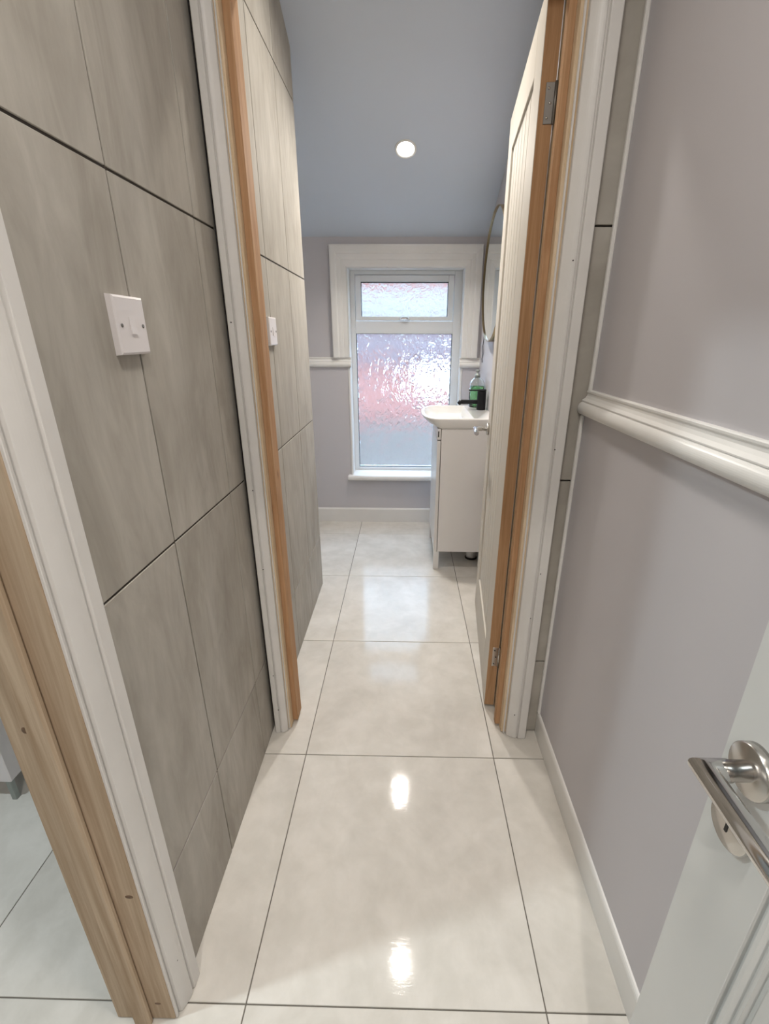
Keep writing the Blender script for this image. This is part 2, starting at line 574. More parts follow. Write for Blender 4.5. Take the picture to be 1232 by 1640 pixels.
def arch_y(parent, x_in, x_out, yface, t_in, t_out, z0, z1, mat):
    """architrave on a wall that faces -Y"""
    W = abs(x_out - x_in)
    s = 1 if x_out > x_in else -1
    bm = bmesh.new()
    prism(bm, [(x_in + s * a, yface - d, z0) for a, d in architrave_profile(W, t_in, t_out)], (0, 0, z1 - z0))
    return mk('architrave', bm, mat, parent)
ar_r = arch_y(frame1, 0.3395, 0.4095, YD0, 0.013, 0.034, 0.002, DOOR_H + 0.075, M_WHITE2)
ar_l = arch_y(frame1, -0.3820, -0.4275, YD0 - 0.004, 0.008, 0.024, 0.002, DOOR_H + 0.075, M_WHITE2)
W_ = 0.07
bm = bmesh.new()
prism(bm, [(-0.386, YD0 - d, DOOR_H + 0.006 + a) for a, d in architrave_profile(W_, 0.013, 0.032)], (0.7265, 0, 0))
mk('architrave', bm, M_WHITE2, frame1)
# filled nail holes
def nail(parent, x, y, z, axis, r=0.0016):
    bm = bmesh.new()
    lathe(bm, [(r, 0), (r, 0.0012), (r * 0.6, 0.0016)], (x, y, z), axis, 10)
    mk('nail_hole', bm, M_DARK, parent)
for x, z in ((0.372, 1.41), (0.385, 0.98), (0.378, 0.47), (0.390, 0.62), (0.366, 0.10)):
    d = 0.0335 if x > 0.381 else 0.031
    nail(frame1, x, YD0 - d, z, (0, -1, 0))
for x, z in ((-0.418, 1.28), (-0.412, 0.86), (-0.408, 0.62), (-0.414, 0.24), (-0.41, 0.10)):
    nail(frame1, x, YD0 - 0.0275, z, (0, -1, 0))

# ------------------------------------------------------------------ bathroom door (open)
TH = math.asin(0.09)
d1 = thing('door_1', 'cream cottage door with vertical grooved boards standing open into the bathroom', 'door', (0.294, 1.331, 0), math.radians(90) - TH, kind='structure')
DW, DT, DZ0, DZ1 = 0.70, 0.035, 0.012, 1.955
def door_box(name, s0, s1, z0, z1, y0=0.0, y1=-DT, edge=False):
    bm = bmesh.new()
    fs = box(bm, s0, s1, min(y0, y1), max(y0, y1), z0, z1)
    if edge:
        for f in bm.faces:
            f.normal_update()
            if f.calc_center_median().x < 0.0005 or f.calc_center_median().x > DW - 0.0005:
                f.material_index = 1
    bmesh.ops.bevel(bm, geom=[e for e in bm.edges], offset=0.0012, segments=1, affect='EDGES')
    return mk(name, bm, [M_CREAM, M_PINED], d1, local=True)
S0, S1, PZ0, PZ1 = 0.122, 0.582, 0.205, 1.838
door_box('stile', 0, S0, DZ0, DZ1, edge=True)
door_box('stile', S1, DW, DZ0, DZ1, edge=True)
door_box('top_rail', S0, S1, PZ1, DZ1)
door_box('bottom_rail', S0, S1, DZ0, PZ0)
nb = 6
bw = (S1 - S0 - 0.008) / nb
for k in range(nb):
    a = S0 + 0.004 + k * bw
    bm = bmesh.new()
    c = 0.0045
    pts = [(a + 0.0004, -0.0135), (a + c, -0.006), (a + bw - c, -0.006), (a + bw - 0.0004, -0.0135), (a + bw, -0.0275 + c), (a, -0.0275 + c)]
    prism(bm, [(x, y, PZ0 + 0.004) for x, y in pts], (0, 0, PZ1 - PZ0 - 0.008))
    mk('plank', bm, M_CREAM, d1, local=True)
part('panel_core', M_CREAM, d1, (S0, S1, -0.024, -0.0145, PZ0, PZ1), local=True)

def lever_handle(parent, o, out, along, name='handle', reach=0.055, length=0.115, r=0.0095, mat=None, local=False):
    """rose + neck + mitred lever; o on the door face, out = away from the face, along = lever direction"""
    mat = mat or M_CHROME
    o, out, along = Vector(o), Vector(out).normalized(), Vector(along).normalized()
    bm = bmesh.new()
    tip = o + out * reach
    # neck and lever meet in a mitre
    up = out.cross(along)
    def ring(c, d1_, d2_):
        return [bm.verts.new(c + d1_ * math.cos(2 * math.pi * k / 20) + d2_ * math.sin(2 * math.pi * k / 20)) for k in range(20)]
    u = up * r
    r0 = ring(o + out * 0.004, along * r * 0.92, up * r * 0.92)
    r1 = ring(o + out * 0.028, along * r * 0.92, up * r * 0.92)
    r1b = ring(o + out * 0.0285, along * r, u)
    mit = ring(tip, along * r - out * r * -1.0 * 0 + out * (-r), u)     # 45 degree cut
    mit2 = mit
    r3 = ring(tip + along * (length * 0.94), -out * r * 1.0, u)
    r4 = ring(tip + along * length, -out * r * 0.7, u * 0.7)
    fs = []
    seq = [r0, r1, r1b, mit, r3, r4]
    for a_, b_ in zip(seq[:-1], seq[1:]):
        for k in range(20):
            f = bm.faces.new((a_[k], a_[(k + 1) % 20], b_[(k + 1) % 20], b_[k]))
            f.smooth = True
            fs.append(f)
    fs.append(bm.faces.new(r4))
    fs.append(bm.faces.new(list(reversed(r0))))
    for e in bm.edges:
        if e.verts[0] in mit and e.verts[1] in mit:
            e.smooth = False
    bmesh.ops.recalc_face_normals(bm, faces=fs)
    h = mk(name, bm, mat, parent, local)
    return h

def rose(parent, o, out, rad=0.026, h=0.010, mat=None, local=False, name='rose'):
    bm = bmesh.new()
    lathe(bm, [(rad, 0), (rad, h - 0.0012), (rad - 0.0012, h), (0, h)], o, out, 40)
    return mk(name, bm, mat or M_SATIN, parent, local)

h1 = lever_handle(d1, (0.648, 0.0, 0.888), (0, 1, 0), (-1, 0, 0), reach=0.056, length=0.11, r=0.0095, local=True)
ORG[h1] = Vector((0, 0, 0)) + h1.location
hr = rose(d1, (0.648, 0.0, 0.888), (0, 1, 0), rad=0.025, local=True)
# hinges let into the hinge edge
for zc, mt in ((1.742, M_STEEL), (0.222, M_SATIN)):
    bm = bmesh.new()
    box(bm, -0.0018, 0.001, -0.0325, -0.0135, zc - 0.038, zc + 0.038, bev=0.0005)
    lathe(bm, [(0.0035, 0), (0.0035, 0.078)], (-0.003, -0.0355, zc - 0.039), (0, 0, 1), 12)
    hg = mk('hinge', bm, mt, d1, local=True)
    lz = hg.location.copy()
    for dz, dy in ((-0.027, -0.020), (0.0, -0.025), (0.027, -0.020)):
        bm = bmesh.new()
        lathe(bm, [(0.0026, 0), (0.0022, 0.0012), (0, 0.0014)], (-0.0018, dy, zc + dz), (-1, 0, 0), 10)
        o = mk('screw', bm, M_DARK if mt is M_SATIN else M_SATIN, hg, local=True)
        o.location -= lz

# ------------------------------------------------------------------ left doorway near the camera
frame2 = thing('door_frame', 'raw pine door lining and white architrave at the near left edge', 'door frame', (-0.5, 0.49, 0), kind='structure')
part('jamb', M_PINEW, frame2, (-0.553, -0.4385, 0.485, 0.502, 0.003, 2.0), bev=0.0012)
part('jamb', M_PINEW, frame2, (-0.553, -0.4425, -0.34, -0.323, 0.003, 2.0), bev=0.0012)
part('head', M_PINEW, frame2, (-0.553, -0.4425, -0.323, 0.485, 1.975, 2.0), bev=0.0012)
part('stop', M_PINEW, frame2, (-0.514, -0.481, 0.473, 0.485, 0.0005, 1.975), bev=0.0035)
part('stop', M_PINEW, frame2, (-0.514, -0.481, -0.323, -0.311, 0.0005, 1.975), bev=0.0035)
def arch_x(parent, y_in, y_out, xface, t_in, t_out, z0, z1, mat):
    W = abs(y_out - y_in)
    s = 1 if y_out > y_in else -1
    bm = bmesh.new()
    prism(bm, [(xface + d, y_in + s * a, z0) for a, d in architrave_profile(W, t_in, t_out)], (0, 0, z1 - z0))
    return mk('architrave', bm, mat, parent)
arch_x(frame2, 0.4875, 0.5575, XL, 0.0055, 0.0195, 0.002, 2.06, M_WHITE2)
arch_x(frame2, -0.33, -0.396, XL, 0.002, 0.0195, 0.002, 2.06, M_WHITE2)
bm = bmesh.new()
prism(bm, [(XL + d, -0.33, 1.99 + a) for a, d in architrave_profile(0.066, 0.002, 0.0195)], (0, 0.8215, 0))
mk('architrave', bm, M_WHITE2, frame2)
for y, z in ((0.519, 0.80), (0.517, 0.985), (0.520, 0.33), (0.513, 0.14)):
    nail(frame2, XL + 0.0145, y, z, (1, 0, 0))
for x, y, z, rx, rz in ((-0.525, 0.485, 0.738, 0.0045, 0.006), (-0.453, 0.485, 0.377, 0.007, 0.0045), (-0.464, 0.485, 0.055, 0.006, 0.004)):
    bm = bmesh.new()
    lathe(bm, [(1.0, 0), (0.9, 0.0002), (0, 0.0003)], (0, 0, 0), (0, -1, 0), 16)
    for v in bm.verts:
        v.co = Vector((x + v.co.x * rx, y + v.co.y, z + v.co.z * rz))
    mk('knot', bm, M_KNOT, frame2)
part('strike_plate', M_SATIN, frame2, (-0.5535, -0.546, 0.4838, 0.4856, 0.795, 0.845), bev=0.0004)

# ------------------------------------------------------------------ near right door with the chrome handle
d2 = thing('door_2', 'white panelled door with a chrome lever at the lower right corner', 'door', (0.34, 0.377, 0), kind='structure')
FX, EY, HY = 0.340, 0.377, -0.345
def d2box(name, y0, y1, z0, z1):
    return part(name, M_DOORW, d2, (FX, FX + 0.035, y0, y1, z0, z1), bev=0.001)
M_DOORW = plain('white_door_paint', (0.64, 0.645, 0.63, 1), 0.35, var=0.02)
SW = 0.093
d2box('stile', EY - SW, EY, 0.010, 1.97)
d2box('stile', HY, HY + SW, 0.010, 1.97)
MID0, MID1 = (EY + HY) / 2 - 0.045, (EY + HY) / 2 + 0.045
d2box('bottom_rail', HY + SW, EY - SW, 0.010, 0.21)
d2box('lock_rail', HY + SW, EY - SW, 0.83, 1.02)
d2box('top_rail', HY + SW, EY - SW, 1.86, 1.97)
d2box('muntin', MID0, MID1, 0.21, 0.83)
d2box('muntin', MID0, MID1, 1.02, 1.86)
def panel(y0, y1, z0, z1):
    bm = bmesh.new()
    seq = [(0, 0.0005), (0.001, 0.006), (0.004, 0.006), (0.007, 0.001), (0.011, 0.0015), (0.015, 0.007), (0.018, 0.0075), (0.019, 0.004), (0.022, 0.004), (0.0235, 0.010), (0.027, 0.010), (0.031, 0.006)]
    rings = []
    for ins, dep in seq:
        rings.append([bm.verts.new((FX + dep, y, z)) for y, z in ((y0 + ins, z0 + ins), (y1 - ins, z0 + ins), (y1 - ins, z1 - ins), (y0 + ins, z1 - ins))])
    for a, b in zip(rings[:-1], rings[1:]):
        for k in range(4):
            bm.faces.new((a[k], a[(k + 1) % 4], b[(k + 1) % 4], b[k]))
    bm.faces.new(rings[-1])
    back = [bm.verts.new((FX + 0.030, y, z)) for y, z in ((y0, z0), (y1, z0), (y1, z1), (y0, z1))]
    for k in range(4):
        bm.faces.new((rings[0][k], back[k], back[(k + 1) % 4], rings[0][(k + 1) % 4]))
    bm.faces.new(list(reversed(back)))
    bmesh.ops.recalc_face_normals(bm, faces=bm.faces[:])
    mk('panel', bm, M_DOORW, d2)
for a, b in ((HY + SW, MID0), (MID1, EY - SW)):
    panel(a, b, 0.21, 0.83)
    panel(a, b, 1.02, 1.86)
HZ, HYC = 0.864, 0.333
lever_handle(d2, (FX, HYC, HZ), (-1, 0, 0), (0, -1, 0), reach=0.050, length=0.14, r=0.0108)
rose(d2, (FX, HYC, HZ), (-1, 0, 0), rad=0.0265, h=0.011)
es = rose(d2, (FX, HYC, HZ - 0.074), (-1, 0, 0), rad=0.0265, h=0.010, name='escutcheon')
bm = bmesh.new()
lathe(bm, [(0.0035, 0), (0.0035, 0.0006)], (FX - 0.0102, HYC, HZ - 0.070), (-1, 0, 0), 14)
box(bm, FX - 0.0108, FX - 0.0100, HYC - 0.0016, HYC + 0.0016, HZ - 0.083, HZ - 0.071)
mk('keyhole', bm, M_DARK, es)
bm = bmesh.new()
tube(bm, [(FX - 0.0003, 0.3665, 0.2385), (FX - 0.0004, 0.364, 0.246), (FX - 0.0003, 0.3605, 0.2515)], [0.0003, 0.0008, 0.0003], 6)
mk('scuff', bm, M_DARK, d2)

# ------------------------------------------------------------------ end wall with the window
OX0, OX1, OZ0, OZ1 = -0.364, 0.352, 0.352, 1.639
bm = bmesh.new()
box(bm, -1.5, OX0, YE, 3.33, 0, 2.0)
box(bm, OX1, XR, YE, 3.33, 0, 2.0)
box(bm, OX0, OX1, YE, 3.33, 0, OZ0 - 0.03)
box(bm, OX0, OX1, YE, 3.33, OZ1, 2.0)
wall_end = tag(mk('wall_end', bm, M_LILAC), 'lilac-grey end wall of the bathroom around the window', 'wall', kind='structure')
part('dado_panel', M_LILAC, wall_end, (-1.4, OX0 - 0.008, YE - 0.010, YE, 0, 1.09))
part('dado_panel', M_LILAC, wall_end, (OX1 + 0.008, XR, YE - 0.010, YE, 0, 1.09))
part('dado_panel', M_LILAC, wall_end, (OX0 - 0.008, OX1 + 0.008, YE - 0.010, YE, 0, 0.31))
bm = bmesh.new()
for x0, x1 in ((-1.4, OX0 + 0.004), (OX1 - 0.004, XR)):
    prism(bm, [(x0, YE - d * 0.9, z) for d, z in rail_profile()], (x1 - x0, 0, 0))
tag(mk('trim_2', bm, M_WHITE), 'white dado rail on the end wall meeting both sides of the window', 'dado rail', kind='structure')
bm = bmesh.new()
prism(bm, [(-1.4, YE, 0), (-1.4, YE - 0.02, 0), (-1.4, YE - 0.02, 0.095), (-1.4, YE - 0.016, 0.104), (-1.4, YE, 0.104)], (1.4 + XR, 0, 0))
tag(mk('baseboard_end', bm, M_WHITE), 'white skirting board below the bathroom window', 'baseboard', kind='structure')

win = thing('window_1', 'white framed window with two panes of rippled obscured glass', 'window', (0, YE, OZ0), kind='structure')
# moulded architrave above the dado rail
def win_arch():
    prof = [(0, 0), (0, 0.012), (0.004, 0.014), (0.030, 0.014), (0.032, 0.018), (0.045, 0.020), (0.058, 0.020), (0.060, 0.026), (0.066, 0.029), (0.090, 0.030), (0.0975, 0.028), (0.0975, 0)]
    zt = OZ1
    for side in (-1, 1):
        x_in = OX0 - 0.002 if side < 0 else OX1 - 0.002
        bm = bmesh.new()
        a = [bm.verts.new((x_in + side * u, YE - d, 1.126)) for u, d in prof]
        b = [bm.verts.new((x_in + side * u, YE - d, zt + u * 1.2)) for u, d in prof]
        fs = []
        for k in range(len(prof)):
            k2 = (k + 1) % len(prof)
            fs.append(bm.faces.new((a[k], b[k], b[k2], a[k2])))
        fs += [bm.faces.new(a), bm.faces.new(b)]
        bmesh.ops.recalc_face_normals(bm, faces=fs)
        mk('architrave', bm, M_WHITE, win)
    bm = bmesh.new()
    a = [bm.verts.new((OX0 - 0.002 - u, YE - d, zt + u * 1.2)) for u, d in prof]
    b = [bm.verts.new((OX1 - 0.002 + u, YE - d, zt + u * 1.2)) for u, d in prof]
    fs = []
    for k in range(len(prof)):
        k2 = (k + 1) % len(prof)
        fs.append(bm.faces.new((a[k], b[k], b[k2], a[k2])))
    fs += [bm.faces.new(a), bm.faces.new(b)]
    bmesh.ops.recalc_face_normals(bm, faces=fs)
    mk('architrave', bm, M_WHITE, win)
win_arch()
FY = 3.268
# reveal lining
part('reveal', M_WHITE, win, (OX0 - 0.0, OX0 + 0.004, YE - 0.012, FY + 0.01, OZ0, OZ1))
part('reveal', M_WHITE, win, (OX1 - 0.004, OX1, YE - 0.012, FY + 0.01, OZ0, OZ1))
part('reveal', M_WHITE, win, (OX0, OX1, YE, FY + 0.01, OZ1 - 0.004, OZ1))
part('corner_bead', M_WHITE, win, (OX0 - 0.010, OX0 + 0.006, YE - 0.016, YE - 0.002, OZ0 + 0.0, 1.066), bev=0.004)
part('corner_bead', M_WHITE, win, (OX1 - 0.006, OX1 + 0.010, YE - 0.016, YE - 0.002, OZ0 + 0.0, 1.066), bev=0.004)
for x in (OX0 + 0.006, OX1 - 0.006):
    bm = bmesh.new()
    prism(bm, [(x - 0.006, YE - d * 0.9 - 0.003, z) for d, z in rail_profile()], (0.012, 0, 0))
    mk('rail_return', bm, M_WHITE, win)
# sill
bm = bmesh.new()
pf = [(3.275, 0.352), (3.112, 0.352), (3.106, 0.350), (3.102, 0.344), (3.100, 0.336), (3.101, 0.327), (3.105, 0.320), (3.112, 0.317), (3.275, 0.317)]
prism(bm, [(OX0 - 0.030, y, z) for y, z in pf], (OX1 - OX0 + 0.060, 0, 0))
for v in bm.verts:
    if v.co.y > YE:
        v.co.x = min(max(v.co.x, OX0), OX1)
mk('window_sill', bm, M_WHITE, win)
# upvc frame: jambs, head, transom, bottom bar
GX0, GX1 = -0.330, 0.300       # lower glass
JXI0, JXI1 = GX0 - 0.0, GX1 + 0.0
fr = [(OX0 + 0.004, GX0, FY, FY + 0.06, 0.352, OZ1 - 0.004), (GX1, OX1 - 0.004, FY, FY + 0.06, 0.352, OZ1 - 0.004),
      (GX0, GX1, FY, FY + 0.06, 1.612, OZ1 - 0.004), (GX0, GX1, FY, FY + 0.06, 1.268, 1.343), (GX0, GX1, FY, FY + 0.06, 0.352, 0.372)]
for k, b in enumerate(fr):
    part('frame', M_UPVC, win, b, bev=0.002)
# gasket lines and panes
GY = FY + 0.026
gk = 0.0035
part('gasket', M_GASKET, win, (GX0, GX0 + gk, FY + 0.010, GY, 0.372, 1.268), (GX1 - gk, GX1, FY + 0.010, GY, 0.372, 1.268),
     (GX0, GX1, FY + 0.010, GY, 0.372, 0.372 + gk), (GX0, GX1, FY + 0.010, GY, 1.268 - gk * 0.6, 1.268))
part('pane', M_GLASS, win, (GX0, GX1, GY, GY + 0.006, 0.372, 1.268))
sash = part('sash', M_UPVC, win, (GX0 + 0.004, GX0 + 0.038, FY - 0.006, FY + 0.05, 1.347, 1.609), (GX1 - 0.038, GX1 - 0.004, FY - 0.006, FY + 0.05, 1.347, 1.609),
            (GX0 + 0.038, GX1 - 0.038, FY - 0.006, FY + 0.05, 1.572, 1.609), (GX0 + 0.038, GX1 - 0.038, FY - 0.006, FY + 0.05, 1.347, 1.371), bev=0.002)
UX0, UX1, UZ0, UZ1 = GX0 + 0.038, GX1 - 0.038, 1.371, 1.572
part('gasket', M_GASKET, sash, (UX0, UX0 + 0.003, FY + 0.004, GY, UZ0, UZ1), (UX1 - 0.003, UX1, FY + 0.004, GY, UZ0, UZ1), (UX0, UX1, FY + 0.004, GY, UZ1 - 0.005, UZ1))
part('pane', M_GLASS2, sash, (UX0, UX1, GY, GY + 0.006, UZ0, UZ1))
bm = bmesh.new()
box(bm, -0.048, 0.018, FY - 0.014, FY - 0.006, 1.351, 1.361, bev=0.002)
box(bm, -0.036, 0.012, FY - 0.026, FY - 0.014, 1.352, 1.366, bev=0.003)
lathe(bm, [(0.006, 0), (0.006, 0.010), (0, 0.011)], (0.004, FY - 0.026, 1.361), (0, -1, 0), 14)
mk('handle', bm, M_CHROME, sash)

# ------------------------------------------------------------------ ceiling
bm = bmesh.new()
prism(bm, [(-2.3, -1.7, H), (-2.3, YK, H), (-2.3, 3.33, 1.797 - SLOPE * 0.18), (-2.3, 3.33, 2.0), (-2.3, YK, H + 0.15), (-2.3, -1.7, H + 0.15)], (2.9, 0, 0))
tag(mk('ceiling', bm, M_BLUE), 'blue-grey bathroom ceiling sloping down to the window wall', 'ceiling', kind='structure')

# ------------------------------------------------------------------ walls out of sight that close the rooms
tag(part('wall_back', M_LILAC, None, (-0.449, 0.47, -1.7, -1.6, 0, H)), 'lilac-grey wall closing the landing behind the viewer', 'wall', kind='structure')
tag(part('wall_landing', M_LILAC, None, (-0.44, -0.402, -0.46, -0.40, 0, H), (0.385, XR - 0.013, -0.46, -0.40, 0, H), (-0.402, 0.385, -0.46, -0.40, 2.0, H)),
    'painted wall around the landing doorway behind the viewer', 'wall', kind='structure')
tag(part('wall_alcove', M_PLASTER, None, (-1.5, -1.4, 2.12, YE, 0, 2.32)), 'side wall of the bathroom alcove behind the tiles', 'wall', kind='structure')
tag(part('wall_divide', M_PLASTER, None, (-2.3, -0.555, 2.12, YLE, 0, 2.24)), 'white wall between the left room and the bathroom alcove', 'wall', kind='structure')
tag(part('wall_far_left', M_PLASTER, None, (-2.3, -2.2, -1.1, 2.12, 0, H)), 'white far wall of the room seen through the left doorway', 'wall', kind='structure')
tag(part('wall_near_left', M_PLASTER, None, (-2.3, -0.555, -1.2, -1.1, 0, H)), 'white near wall of the room behind the left doorway', 'wall', kind='structure')

# ------------------------------------------------------------------ vanity unit, basin, tap, bottle
VX0, VY0, VY1, VZ0, VZ1 = 0.166, 2.402, 2.885, 0.112, 0.808
van = thing('vanity_unit', 'slim white vanity cabinet on square legs beneath the washbasin', 'cabinet', (0.31, 2.64, 0))
part('carcass', M_CAB, van, (VX0 + 0.021, 0.466, VY0, VY1, VZ0, VZ1), bev=0.001)
dr = part('cabinet_door', M_CAB, van, (VX0, VX0 + 0.018, VY0 + 0.002, VY1 - 0.002, VZ0 - 0.002, 0.745), bev=0.0015)
part('top_strip', M_CAB, van, (VX0, VX0 + 0.018, VY0 + 0.001, VY1 - 0.001, 0.752, VZ1), bev=0.0012)
part('finger_slot', M_DARK, van, (VX0 + 0.003, VX0 + 0.0085, VY0 - 0.0004, VY0 + 0.004, 0.766, 0.796))
for x, y in ((VX0 + 0.001, VY0 + 0.001), (VX0 + 0.001, VY1 - 0.031), (0.43, VY0 + 0.02), (0.43, VY1 - 0.05)):
    part('leg', M_CAB, van, (x, x + 0.030, y, y + 0.030, 0.0005, VZ0), bev=0.001)

# basin: D-shaped rim, bowl scooped out, skirt tapering back to the cabinet
def d_outline(x_front, x_back, y0, y1, n=26, power=2.35, bow=0.20):
    """closed outline: straight back on the wall side, bowed front"""
    cy, hy = (y0 + y1) / 2, (y1 - y0) / 2
    pts = []
    for k in range(n + 1):
        a = -math.pi / 2 + math.pi * k / n
        cx_, sy = math.cos(a), math.sin(a)
        px = x_front + bow - bow * (abs(cx_) ** (2 / power))
        py = cy + hy * math.copysign(abs(sy) ** (2 / power), sy)
        pts.append((px, py))
    pts.append((x_back, y1))
    pts.append((x_back, y0))
    return pts
bm = bmesh.new()
BY0, BY1, RZ = 2.392, 2.905, 0.862
levels = [  # outline front, back, y0, y1, z, bow
    (0.166, 0.464, 2.404, 2.893, 0.8085, 0.02), (0.152, 0.465, 2.398, 2.899, 0.812, 0.04), (0.128, 0.4655, 2.395, 2.902, 0.819, 0.065), (0.106, 0.466, 2.393, 2.904, 0.831, 0.085),
    (0.092, 0.466, BY0, BY1, 0.845, 0.10), (0.085, 0.466, BY0, BY1, 0.856, 0.105), (0.086, 0.466, BY0 + 0.001, BY1 - 0.001, 0.860, 0.105), (0.090, 0.466, BY0 + 0.004, BY1 - 0.004, RZ, 0.103),
    (0.100, 0.352, BY0 + 0.016, BY1 - 0.016, RZ, 0.098), (0.104, 0.348, BY0 + 0.021, BY1 - 0.021, RZ - 0.005, 0.095),
    (0.122, 0.338, BY0 + 0.040, BY1 - 0.040, RZ - 0.030, 0.085), (0.165, 0.325, BY0 + 0.085, BY1 - 0.085, RZ - 0.0505, 0.06), (0.205, 0.31, BY0 + 0.14, BY1 - 0.14, RZ - 0.0525, 0.04)]
rings = []
for xf, xb, y0, y1, z, bow in levels:
    rings.append([bm.verts.new((x, y, z)) for x, y in d_outline(xf, xb, y0, y1, bow=bow)])
n = len(rings[0])
fs = []
for a, b in zip(rings[:-1], rings[1:]):
    for k in range(n):
        f = bm.faces.new((a[k], a[(k + 1) % n], b[(k + 1) % n], b[k]))
        f.smooth = True
        fs.append(f)
fs.append(bm.faces.new(rings[0]))
fs.append(bm.faces.new(rings[-1]))
bmesh.ops.recalc_face_normals(bm, faces=fs)
for e in bm.edges:
    if abs(e.calc_face_angle(0)) > 0.9:
        e.smooth = False
basin = mk('washbasin', bm, M_CERAMIC)
tag(basin, 'white ceramic washbasin with a rounded front over the vanity cabinet', 'washbasin')
bm = bmesh.new()
lathe(bm, [(0.012, 0), (0.012, 0.0015), (0.010, 0.0035), (0, 0.003)], (0.29, 2.648, RZ - 0.0523), (0, 0, 1), 20)
mk('drain', bm, M_CHROME, basin)

tap = thing('basin_tap', 'matt black mixer tap on the back of the washbasin', 'tap', (0.430, 2.72, RZ))
TX, TY = 0.430, 2.72
bm = bmesh.new()
lathe(bm, [(0.025, 0), (0.025, 0.100), (0.024, 0.102), (0, 0.102)], (TX, TY, RZ), (0, 0, 1), 30)
mk('body', bm, M_BLACKM, tap)
bm = bmesh.new()
box(bm, TX - 0.118, TX - 0.012, TY - 0.012, TY + 0.012, RZ + 0.032, RZ + 0.055, bev=0.005)
sp = mk('spout', bm, M_BLACKM, tap)
bm = bmesh.new()
lathe(bm, [(0.011, 0), (0.011, 0.020), (0.009, 0.021), (0, 0.0205)], (TX - 0.116, TY, RZ + 0.047), (-0.62, 0, -0.78), 18)
mk('nozzle', bm, M_BLACKM, tap)
bm = bmesh.new()
lathe(bm, [(0.025, 0), (0.025, 0.007), (0.0235, 0.009), (0, 0.009)], (TX, TY, RZ + 0.1035), (0, 0, 1), 30)
box(bm, TX - 0.074, TX - 0.005, TY - 0.009, TY + 0.009, RZ + 0.1045, RZ + 0.1115, bev=0.002)
mk('lever', bm, M_BLACKM, tap)

BXc, BYc = 0.418, 2.842
bot = thing('soap_bottle', 'clear bottle half full of green soap behind the black tap', 'bottle', (BXc, BYc, RZ))
bm = bmesh.new()
lathe(bm, [(0.040, 0), (0.044, 0.004), (0.044, 0.120), (0.042, 0.138), (0.034, 0.154), (0.018, 0.166), (0.014, 0.170), (0.0125, 0.170), (0.0165, 0.164), (0.032, 0.152), (0.040, 0.137), (0.0422, 0.119), (0.0422, 0.005), (0, 0.0045)], (BXc, BYc, RZ), (0, 0, 1), 36)
mk('container', bm, M_BOTTLE, bot)
bm = bmesh.new()
lathe(bm, [(0.0416, 0), (0.0416, 0.116), (0, 0.116)], (BXc, BYc, RZ + 0.0052), (0, 0, 1), 32)
mk('liquid', bm, M_LIQUID, bot)
bm = bmesh.new()
lathe(bm, [(0.015, 0), (0.015, 0.014), (0.008, 0.018), (0.007, 0.030), (0.011, 0.031), (0.011, 0.040), (0, 0.042)], (BXc, BYc, RZ + 0.1705), (0, 0, 1), 24)
mk('cap', bm, M_GREYLEG, bot)

# waste pipe foot under the cabinet
bm = bmesh.new()
prof = [(0.036, 0), (0.037, 0.006), (0.033, 0.010)]
lathe(bm, prof, (0.405, 2.56, 0.0005), (0, 0, 1), 28, mi=1)
tube(bm, [(0.405, 2.56, 0.008), (0.405, 2.56, 0.030), (0.409, 2.562, 0.052), (0.424, 2.568, 0.072), (0.452, 2.575, 0.080)], [0.031, 0.031, 0.028, 0.024, 0.022], 20)
tag(mk('waste_pipe', bm, [M_CERAMIC, M_DARK]), 'small white rounded pipe foot on the floor under the vanity', 'pipe')

# ------------------------------------------------------------------ round mirror and its cord
MYc, MZc, MR, MX = 2.665, 1.535, 0.308, 0.432
mir = thing('round_mirror', 'round brass-edged mirror on the right bathroom wall above the basin', 'mirror', (XR, MYc, MZc - MR))
bm = bmesh.new()
lathe(bm, [(MR - 0.004, 0.0), (MR, 0.0), (MR, XR - MX), (MR - 0.0035, XR - MX), (MR - 0.0035, XR - MX - 0.006), (MR - 0.004, XR - MX - 0.006)], (XR - 0.0002, MYc, MZc), (-1, 0, 0), 96, mi=0)
for f in list(bm.faces):
    if len(f.verts) > 8:
        bm.faces.remove(f)
mk('frame', bm, M_BRASS, mir)
bm = bmesh.new()
lathe(bm, [(MR - 0.0045, 0), (MR - 0.0045, XR - MX - 0.007)], (XR - 0.001, MYc, MZc), (-1, 0, 0), 96)
mk('glass', bm, M_MIRROR, mir)
bm = bmesh.new()
tube(bm, [(0.4645, 2.955, 1.330), (0.462, 2.975, 1.26), (0.461, 2.995, 1.20), (0.463, 2.985, 1.155), (0.461, 3.00, 1.125), (0.4665, 3.02, 1.105)], 0.0022, 8)
tag(mk('mirror_cord', bm, M_BLACKM), 'thin dark cord hanging from the mirror down the wall', 'cord')

